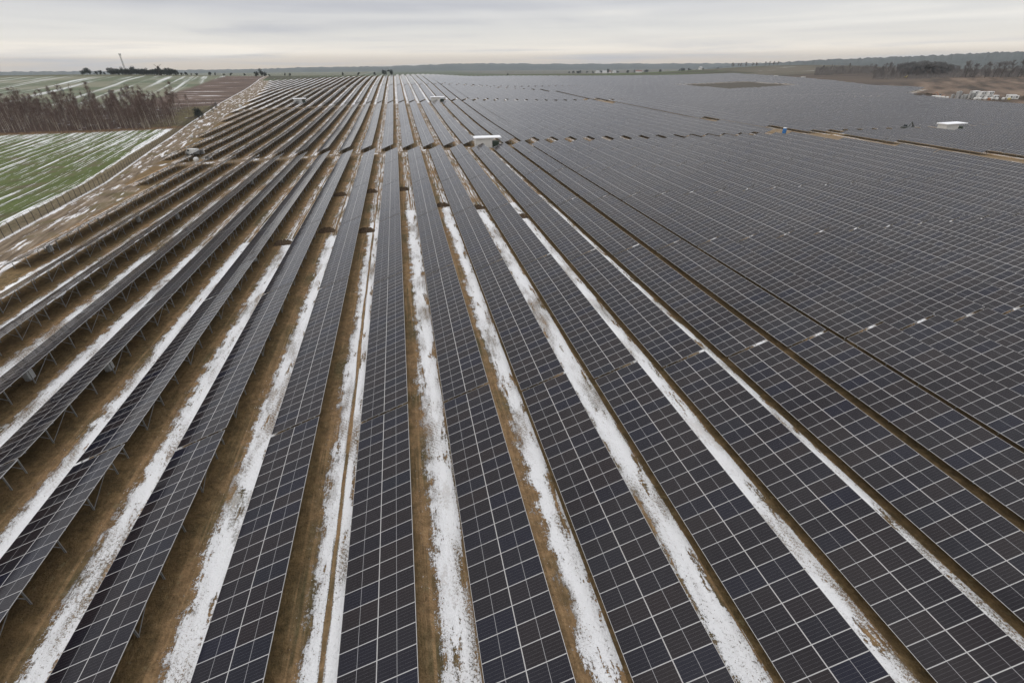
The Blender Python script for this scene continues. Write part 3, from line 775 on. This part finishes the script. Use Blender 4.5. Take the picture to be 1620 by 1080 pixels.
# dense dark trees: clump of small leaf faces round a short trunk
def dense_tree(H, wd, seed):
    global rng
    rng = np.random.default_rng(seed); tr = MB(); cr = MB()
    tr.tube([(0, 0, -.2), (.05, 0, H*.45), (0, .05, H*.8)], [H*.03, H*.02, H*.006], 6)
    cl_ = [(rng.normal(0, wd*.26), rng.normal(0, wd*.26), rng.uniform(.25, .9)*H, rng.uniform(.14, .26)*H) for _ in range(16)]
    for c0 in cl_:
        tr.tube([(0, 0, c0[2]*.5), (c0[0]*.6, c0[1]*.6, c0[2]*.8), c0[:3]], [H*.01, H*.007, .01], 3)
        for _ in range(85):
            v = Vector((rng.normal(), rng.normal(), rng.normal())).normalized()*c0[3]*rng.random()**.45
            p = Vector(c0[:3])+v
            if p.z < .1: continue
            a = Vector((rng.normal(), rng.normal(), rng.normal())).normalized()*H*.035; b = a.cross(Vector((rng.normal(), rng.normal(), rng.normal()))).normalized()*H*.03
            cr.face([p-a, p+b, p+a, p-b])
    return tr.mesh('trunk', [BARK]), cr.mesh('crown', [DARKLEAF])
dm = [dense_tree(9, 6, 300+q) for q in range(4)]; km = [(a, b_.copy()) for a, b_ in dm[:2]]
for a, b_ in km: b_.materials[0] = GREYCROWN
kpz = [None]*2; dpz = [None]*4
def dark_tree(x, y, s, label, group):
    i = int(r_.integers(0, 4)); loc = (x, y, gz(x, y))
    if dpz[i] is None:
        dpz[i] = tree_proto('dense_tree', dm[i], label, 'tree', group, loc); dpz[i].scale = (s,)*3; return
    dup(dpz[i], loc, r_.uniform(0, 6.28), (s, s, s*r_.uniform(.85, 1.1)), label, group)
for q in range(34):
    px = 172+q*3.15+r_.uniform(-1, 1); Y = 985+r_.uniform(-14, 14)
    dark_tree(xat(px, Y), Y, r_.uniform(.85, 1.2)*(1.25 if 205 < px < 222 else 1), 'dense dark tree in the clump below the mast and windmill', 'trees of the dark clump')
for px, s in ((128, .7), (135, 1.2), (140, .9), (150, .6), (157, .7), (163, .5)):
    dark_tree(xat(px, 1000), 1000, s, 'dark tree left of the clump with the mast', 'trees left of the clump')
for px, s in ((285, .5), (292, .6), (300, .4), (309, .5), (330, .6), (338, .5), (352, .4), (363, .5), (385, .45)):
    dark_tree(xat(px, 1010), 1010, s, 'low dark tree on the skyline between windmill and track', 'skyline trees left of the track')
for px, s, l in ((404, .8, 'dark tree at the top end of the track, left one'), (412, 1.1, 'tall dark tree at the top end of the track'), (417, .8, 'dark tree at the top end of the track, right one')):
    dark_tree(xat(px, 900), 900, s, l, None)
dark_tree(-114.5, 338, .62, 'dark rounded bush by the fence right of the birches', None)
dark_tree(-116.6, 343, .45, 'smaller dark bush behind the rounded bush by the fence', None)
for px, s, l in ((424, .35, 'low dark bush right of the trees at the end of the track'), (449, .45, 'low dark hedge bush on the far left field edge'), (457, .45, 'low dark hedge bush beside another on the far left field edge'),
                 (541, .5, 'first lone dark tree beyond the far row ends'), (566, .55, 'second lone dark tree beyond the far row ends'), (592, .55, 'third lone dark tree beyond the far row ends'),
                 (607, .95, 'larger dark tree beyond the far row ends, left of a pair'), (618, .95, 'larger dark tree beyond the far row ends, right of a pair'), (803, .45, 'small dark tree on the green far edge right of centre')):
    dark_tree(xat(px, 930), 930, s, l, None)

for q in range(44):                         # the dark dense knoll in the right wood
    px = 1423+q*1.85+r_.uniform(-2, 2); Y = 690+r_.uniform(-35, 25); f = 1-abs(px-1462)/48; i = q % 2; x = xat(px, Y); loc = (x, Y, gz(x, Y))
    sc = .8+1.1*max(0., f)**.6*r_.uniform(.7, 1.1); lb = 'grey green dense tree in the dome-shaped grove of the right wood'
    if kpz[i] is None: kpz[i] = tree_proto('dense_tree', km[i], lb, 'tree', 'trees of the dome-shaped grove', loc); kpz[i].scale = (sc,)*3
    else: dup(kpz[i], loc, r_.uniform(0, 6.28), (sc, sc, sc*r_.uniform(.85, 1.1)), lb)
rng = np.random.default_rng(21); mb = MB()
for q in range(16000):
    px = rng.uniform(1290, 1760); Y = rng.uniform(600, 780) if px > 1385 else rng.uniform(690, 800)
    x = xat(px, Y); zz = gz(x, Y); twig(mb, (x, Y, zz-.1), (x+rng.normal(0, .9), Y+rng.normal(0, .9), zz+rng.uniform(1.5, 5.)), .5)
tag(link('thicket', mb.mesh('thicket', [TWIG_G])), 'grey brown thicket filling the wood along the right edge', 'thicket', None, 'stuff')

# ------------------------------------------------------------------ mast and windmill on the left skyline
Y = 1000; x = xat(197.5, Y); ms = empty('lattice_mast', (x, Y, gz(x, Y))); tag(ms, 'thin lattice mast rising above the dark trees on the left skyline', 'mast')
mb = MB()
for a in range(3):
    q = [Vector((math.cos(a*2.094), math.sin(a*2.094), 0))*(1.1-.02*i)+Vector((0, 0, i*3.3)) for i in range(10)]
    for u, v in zip(q, q[1:]): mb.bar(u, v, .2)
    q2 = [Vector((math.cos((a+1)*2.094), math.sin((a+1)*2.094), 0))*(1.1-.02*i)+Vector((0, 0, i*3.3)) for i in range(10)]
    for i in range(9): mb.bar(q[i], q2[i+1], .12); mb.bar(q[i+1], q2[i+1], .1)
link('lattice', mb.mesh('lattice', [DARKP]), ms)
for a in range(3):
    mb = MB(); c = Vector((math.cos(a*2.094+.5), math.sin(a*2.094+.5), 0))*1.4
    mb.box(c.x-.3, c.x+.3, c.y-.3, c.y+.3, 27.2, 30.4); link('antenna', mb.mesh('antenna', [GREYP]), ms)
Y = 990; x = xat(251, Y); wm = empty('windmill', (x, Y, gz(x, Y)), .4); wm.scale = (.82,)*3; tag(wm, 'dark old windmill with slanting sails above the tree clump on the skyline', 'windmill')
mb = MB(); mb.hexa([(-2.6, -2.6, 0), (2.6, -2.6, 0), (2.6, 2.6, 0), (-2.6, 2.6, 0), (-2.1, -2.1, 14.), (2.1, -2.1, 14.), (2.1, 2.1, 14.), (-2.1, 2.1, 14.)]); link('body', mb.mesh('body', [WOOD]), wm)
mb = MB(); mb.hexa([(-2.3, -2.4, 14.), (2.3, -2.4, 14.), (2.3, 2.4, 14.), (-2.3, 2.4, 14.), (-.3, -2.4, 16.6), (.3, -2.4, 16.6), (.3, 2.4, 16.6), (-.3, 2.4, 16.6)]); link('roof', mb.mesh('roof', [WOOD]), wm)
for a in range(4):
    an = .75+a*math.pi/2; dr = Vector((math.cos(an), 0, math.sin(an))); pr = Vector((-math.sin(an), 0, math.cos(an))); c = Vector((0, -3.0, 13.6)); mb = MB()
    mb.bar(c, c+dr*8, .3)
    for q in range(8): mb.bar(c+dr*(1.6+q*.85), c+dr*(1.6+q*.85)+pr*1.6, .14)
    mb.bar(c+dr*1.6+pr*1.6, c+dr*7.6+pr*1.6, .12); link('sail', mb.mesh('sail', [WOOD]), wm)

# ------------------------------------------------------------------ van, toilet and site clutter
def van(x, y, rz, label):
    e = empty('parked_van', (x, y, gz(x, y)), rz); tag(e, label, 'van')
    pr = [(-2.5, .45), (2.45, .45), (2.55, .75), (2.5, 1.1), (1.65, 1.3), (1.0, 2.1), (-2.35, 2.15), (-2.52, 1.6)]
    mb = MB(); a = [Vector((p[0], -.95, p[1])) for p in pr]; b = [Vector((p[0]*.99, .95, p[1])) for p in pr]
    mb.face(a); mb.face(b[::-1])
    for i in range(len(pr)): j = (i+1) % len(pr); mb.face([a[i], b[i], b[j], a[j]])
    link('body', mb.mesh('body', [WHITE]), e)
    mb = MB(); mb.hexa([(1.66, -.8, 1.36), (1.68, -.8, 1.34), (1.68, .8, 1.34), (1.66, .8, 1.36), (1.06, -.74, 2.06), (1.1, -.74, 2.06), (1.1, .74, 2.06), (1.06, .74, 2.06)]); link('windscreen', mb.mesh('windscreen', [GLASSD]), e)
    for s in (-1, 1):
        mb = MB(); mb.box(.1, 1.1, s*.955-.012, s*.955+.012, 1.35, 1.9); link('window', mb.mesh('window', [GLASSD]), e)
        mb = MB(); mb.box(2.48, 2.57, s*.65-.16, s*.65+.16, .8, 1.02); link('headlight', mb.mesh('headlight', [ALU]), e)
        for xx in (-1.55, 1.6):
            mb = MB(); mb.tube([(xx, s*.98, .36), (xx, s*.74, .36)], [.36, .36], 16); wv_ = link('wheel', mb.mesh('wheel', [RUBBER]), e)
            mb = MB(); mb.tube([(xx, s*1.0, .36), (xx, s*.97, .36)], [.2, .2], 12); link('rim', mb.mesh('rim', [ALU]), wv_)
    return e
van(-75.6, 206., R(150), 'white van parked between the left rows near the service road')
def toilet(x, y):
    e = empty('portable_toilet', (x, y, gz(x, y)), .5); tag(e, 'blue portable toilet with pale roof beside the brown aisle on the right', 'portable toilet')
    mb = MB(); mb.box(-.6, .6, -.6, .6, .12, 2.15)
    for s in (-1, 1):
        for q in (-.4, 0, .4): mb.box(s*.6-.02, s*.6+.02, q-.05, q+.05, .2, 2.1)
    link('cabin', mb.mesh('cabin', [BLUE]), e)
    mb = MB(); mb.hexa([(-.66, -.66, 2.15), (.66, -.66, 2.15), (.66, .66, 2.15), (-.66, .66, 2.15), (-.35, -.5, 2.45), (.35, -.5, 2.45), (.35, .5, 2.45), (-.35, .5, 2.45)]); link('roof', mb.mesh('roof', [WHITE]), e)
    mb = MB(); mb.box(-.42, .42, -.64, -.6, .2, 2.0); d_ = link('door', mb.mesh('door', [BLUE]), e)
    mb = MB(); mb.box(.28, .36, -.68, -.64, 1., 1.15); link('handle', mb.mesh('handle', [DARKP]), d_)
    mb = MB(); mb.box(-.68, .68, -.68, .68, 0, .12); link('skid', mb.mesh('skid', [DARKP]), e)
toilet(161.2, 195.5)
def container(x, y, rz, z=0., L=6.06, label='', name='office_container'):
    e = empty(name, (x, y, gz(x, y)+z), rz); tag(e, label, 'container', 'white containers in the building yard')
    mb = MB(); mb.box(-L/2, L/2, -1.2, 1.2, .1, 2.5)
    for q in range(int(L/.3)): xx = -L/2+.15+q*.3; mb.box(xx-.06, xx+.06, -1.23, 1.23, .2, 2.4)
    link('body', mb.mesh('body', [WHITE]), e)
    mb = MB(); mb.box(-L/2-.03, L/2+.03, -1.26, 1.26, 2.5, 2.62); link('roof', mb.mesh('roof', [SNOW]), e)
    for q in (-1, 1):
        mb = MB(); mb.box(q*L*.28-.5, q*L*.28+.5, -1.27, -1.2, 1.1, 2.); link('window', mb.mesh('window', [GLASSD]), e)
    mb = MB(); mb.box(-.42, .42, -1.27, -1.2, .15, 2.1); link('door', mb.mesh('door', [GREYP]), e)
for q, (x, y, rz, z, l) in enumerate([(437, 330, .2, 0, 'white office container at the left end of the lower yard stack'), (443.5, 329.5, .2, 0, 'white office container in the middle of the lower yard stack'),
        (450, 329, .2, 0, 'white office container at the right end of the lower yard stack'), (438, 330.2, .2, 2.65, 'white office container stacked on the left of the upper level'),
        (444.6, 329.7, .2, 2.65, 'white office container stacked on the right of the upper level'), (461, 324, -.5, 0, 'white container set askew at the right of the yard'),
        (441, 340, .2, 0, 'white office container in the lower rear row of the yard, left one'), (447.5, 339.4, .2, 0, 'white office container in the lower rear row of the yard, right one'),
        (444, 339.8, .2, 2.65, 'white office container on top of the rear row of the yard'), (470, 332, -.9, 0, 'white container standing alone at the far right end of the yard')]):
    container(x, y, rz, z, label=l)
for q, (px, Y, l) in enumerate(((1233, 676, 'small white container at the far field edge, left of two'), (1277, 640, 'small white container at the far field edge, right of two'))):
    container(xat(px, Y)-3, Y, .2, label=l)
def pallet_stack(x, y, h, rz, label, mt):
    e = empty('pallet_stack', (x, y, gz(x, y)), rz); tag(e, label, 'pallet stack', 'pallet stacks in the building yard')
    lv = int(h/.62)
    for q in range(lv):
        mb = MB(); z = q*.62
        for s in (-.5, 0, .5): mb.box(-1.1, 1.1, s-.06, s+.06, z, z+.1)
        mb.box(-1.15, 1.15, -.58, .58, z+.1, z+.14); link('pallet', mb.mesh('pallet', [WOOD]), e)
        mb = MB(); mb.box(-1.1, 1.1, -.55, .55, z+.14, z+.6); link('load', mb.mesh('load', [mt]), e)
for q in range(14):
    x = 424+q % 7*2.6+r_.uniform(-.4, .4); y = 336+q//7*4.5+q % 7*-.7; h = r_.uniform(2.4, 6.2)
    pallet_stack(x, y, h, .3+r_.uniform(-.2, .2), 'grey stack of loaded pallets left of the white containers in the yard', GREYP if q % 3 else ALU)
def bag(x, y, s, label, m_=WHITE, cat='bag', name='material_bag', group='white bags in the building yard'):
    mb = MB(); rr = np.random.default_rng(int(abs(x*7)+y)); n = 10; rings = []
    for z, f in ((0, .85), (.25, 1.05), (.6, 1.08), (.9, .95), (1.1, .6)):
        rings.append([(s*f*math.copysign(abs(math.cos(a))**.6, math.cos(a))*rr.uniform(.93, 1.05)*.6, s*f*math.copysign(abs(math.sin(a))**.6, math.sin(a))*rr.uniform(.93, 1.05)*.6, s*z) for a in np.linspace(0, 2*math.pi, n, endpoint=False)])
    for a, b in zip(rings, rings[1:]):
        for k in range(n): mb.face([a[k], a[(k+1) % n], b[(k+1) % n], b[k]])
    mb.face(rings[-1])
    tag(link(name, mb.mesh(name, [m_]), None, (x, y, gz(x, y)-.02)), label, cat, group)
for q in range(9): bag(409+q % 5*2.2+r_.uniform(-.4, .4), 344.5-q % 5*1.2+q//5*2., r_.uniform(1.3, 2.2), 'white bulk bag in the heap at the left of the yard')
for q in range(7): bag(428+q*4.2+r_.uniform(-1, 1), 326.5-q*.9, r_.uniform(1.1, 1.8), 'white bulk bag in front of the yard containers', group='white bags before the containers')
bag(436.5, 322.5, 1.4, 'orange bag in front of the yard containers', ORANGE, group=None); bag(450, 318.5, 1.5, 'yellow bag in front of the yard containers', YEL, group=None)
for q, (x, y, s, l) in enumerate(((-72.8, 207.5, 1.2, 'small pale bag on the ground behind the white van'), (-69.6, 191., 1.2, 'pale bag lying on the service road right of the white van'), (-66.5, 192.5, 1., 'small pale bag on the service road farther right of the white van'),
                               (-50.6, 556, 1.8, 'white covered pile on the far left service road, left of three'), (-44, 557, 1.5, 'white covered pile on the far left service road, middle of three'), (-38, 556, 1.8, 'white covered pile on the far left service road, right of three'),
                               (-107, 398, 1.6, 'white covered pile at the left end of the second service road'), (-93, 258, 1.0, 'pale rubble bag on the sandy strip beside the fence'), (-101.5, 292, 1.1, 'pale rubble bag on the snowy strip below the grove'))):
    bag(x, y, s, l, group=None)
def digger(x, y, rz, label, m_, s=1.):
    e = empty('excavator', (x, y, gz(x, y)), rz); tag(e, label, 'excavator'); e.scale = (s,)*3
    for q in (-1, 1):
        mb = MB(); mb.hexa([(-1.7, q*.9-.28, 0), (1.7, q*.9-.28, 0), (1.7, q*.9+.28, 0), (-1.7, q*.9+.28, 0), (-1.9, q*.9-.28, .8), (1.9, q*.9-.28, .8), (1.9, q*.9+.28, .8), (-1.9, q*.9+.28, .8)]); link('track', mb.mesh('track', [RUBBER]), e)
    mb = MB(); mb.box(-2., 1.2, -1.15, 1.15, .9, 1.9); mb.box(-2.1, -.9, -1.1, 1.1, 1.9, 2.2); link('body', mb.mesh('body', [m_]), e)
    mb = MB(); mb.hexa([(0, .1, 1.9), (1.3, .1, 1.9), (1.3, 1.1, 1.9), (0, 1.1, 1.9), (.1, .15, 2.95), (1.0, .15, 2.95), (1.0, 1.05, 2.95), (.1, 1.05, 2.95)]); link('cab', mb.mesh('cab', [GLASSD]), e)
    mb = MB(); mb.bar((1., -.35, 1.6), (3.3, -.35, 3.9), .4); mb.bar((3.3, -.35, 3.9), (5.2, -.35, 2.2), .32); link('boom', mb.mesh('boom', [m_]), e)
    mb = MB(); mb.hexa([(4.9, -.8, 1.2), (5.6, -.8, 1.2), (5.6, .1, 1.2), (4.9, .1, 1.2), (4.9, -.8, 2.3), (5.3, -.8, 2.3), (5.3, .1, 2.3), (4.9, .1, 2.3)]); link('bucket', mb.mesh('bucket', [DARKP]), e)
digger(216, 188.5, .3, 'small dark excavator between the tables left of the right transformer station', DARKP)
digger(xat(1437, 612), 612, .4, 'yellow excavator on the brown field below the right wood', YEL, .9)
digger(418, 345, 2.2, 'orange excavator beside the dark heap in the building yard', ORANGE, 1.1)
# far village houses
def house(x, y, rz, L, label, rm):
    e = empty('village_house', (x, y, gz(x, y)), rz); tag(e, label, 'house', 'far village houses')
    mb = MB(); mb.box(-L/2, L/2, -5, 5, -2, 6.5); link('wall', mb.mesh('wall', [WHITE]), e)
    mb = MB(); mb.hexa([(-L/2-.4, -5.5, 6.5), (L/2+.4, -5.5, 6.5), (L/2+.4, 5.5, 6.5), (-L/2-.4, 5.5, 6.5), (-L/2-.4, -.2, 11), (L/2+.4, -.2, 11), (L/2+.4, .2, 11), (-L/2-.4, .2, 11)]); link('roof', mb.mesh('roof', [rm]), e)
for px, L, l in ((946, 24, 'pale long house far beyond the field, leftmost in the village'), (952, 30, 'second pale house from the left in the far village'), (959, 18, 'third pale house from the left in the far village'),
              (967, 16, 'pale house in the middle of the far village'), (975, 18, 'third pale house from the right in the far village'), (1004, 16, 'second pale house from the right in the far village'), (1021, 16, 'pale house at the right end of the far village')):
    house(xat(px, 2500), 2500+r_.uniform(-60, 60), r_.uniform(-.5, .5), L, l, REDROOF if L == 16 else GREYP)
hx = xat(1108, 960); house(hx, 960, .3, 7, 'small pale farm house at the far field edge above the bare plot', GREYP); bpy.data.objects['village_house.007'].scale = (.7, .5, .5)
r_ = np.random.default_rng(77)
for q in range(40):
    px = r_.uniform(900, 1140); Y = r_.uniform(1900, 2900)
    dark_tree(xat(px, Y), Y, r_.uniform(.9, 1.7), 'small dim tree among the far village houses beyond the field', 'trees round the far village')

# ------------------------------------------------------------------ haze
hm, t, b = mat('haze'); nt = hm.node_tree; nt.nodes.remove(b)
pv = t.new('ShaderNodeVolumePrincipled'); pv.inputs['Color'].default_value = (.82, .91, 1., 1); pv.inputs['Density'].default_value = .00005; pv.inputs['Anisotropy'].default_value = .2
nt.links.new(pv.outputs[0], nt.nodes['Material Output'].inputs['Volume'])
mb = MB(); mb.box(-9200, 10800, -450, 9900, -85+ZC-HL, 128); hz = link('haze', mb.mesh('haze', [hm]))
tag(hz, 'thin pale winter haze lying over the land', 'haze', None, 'stuff')
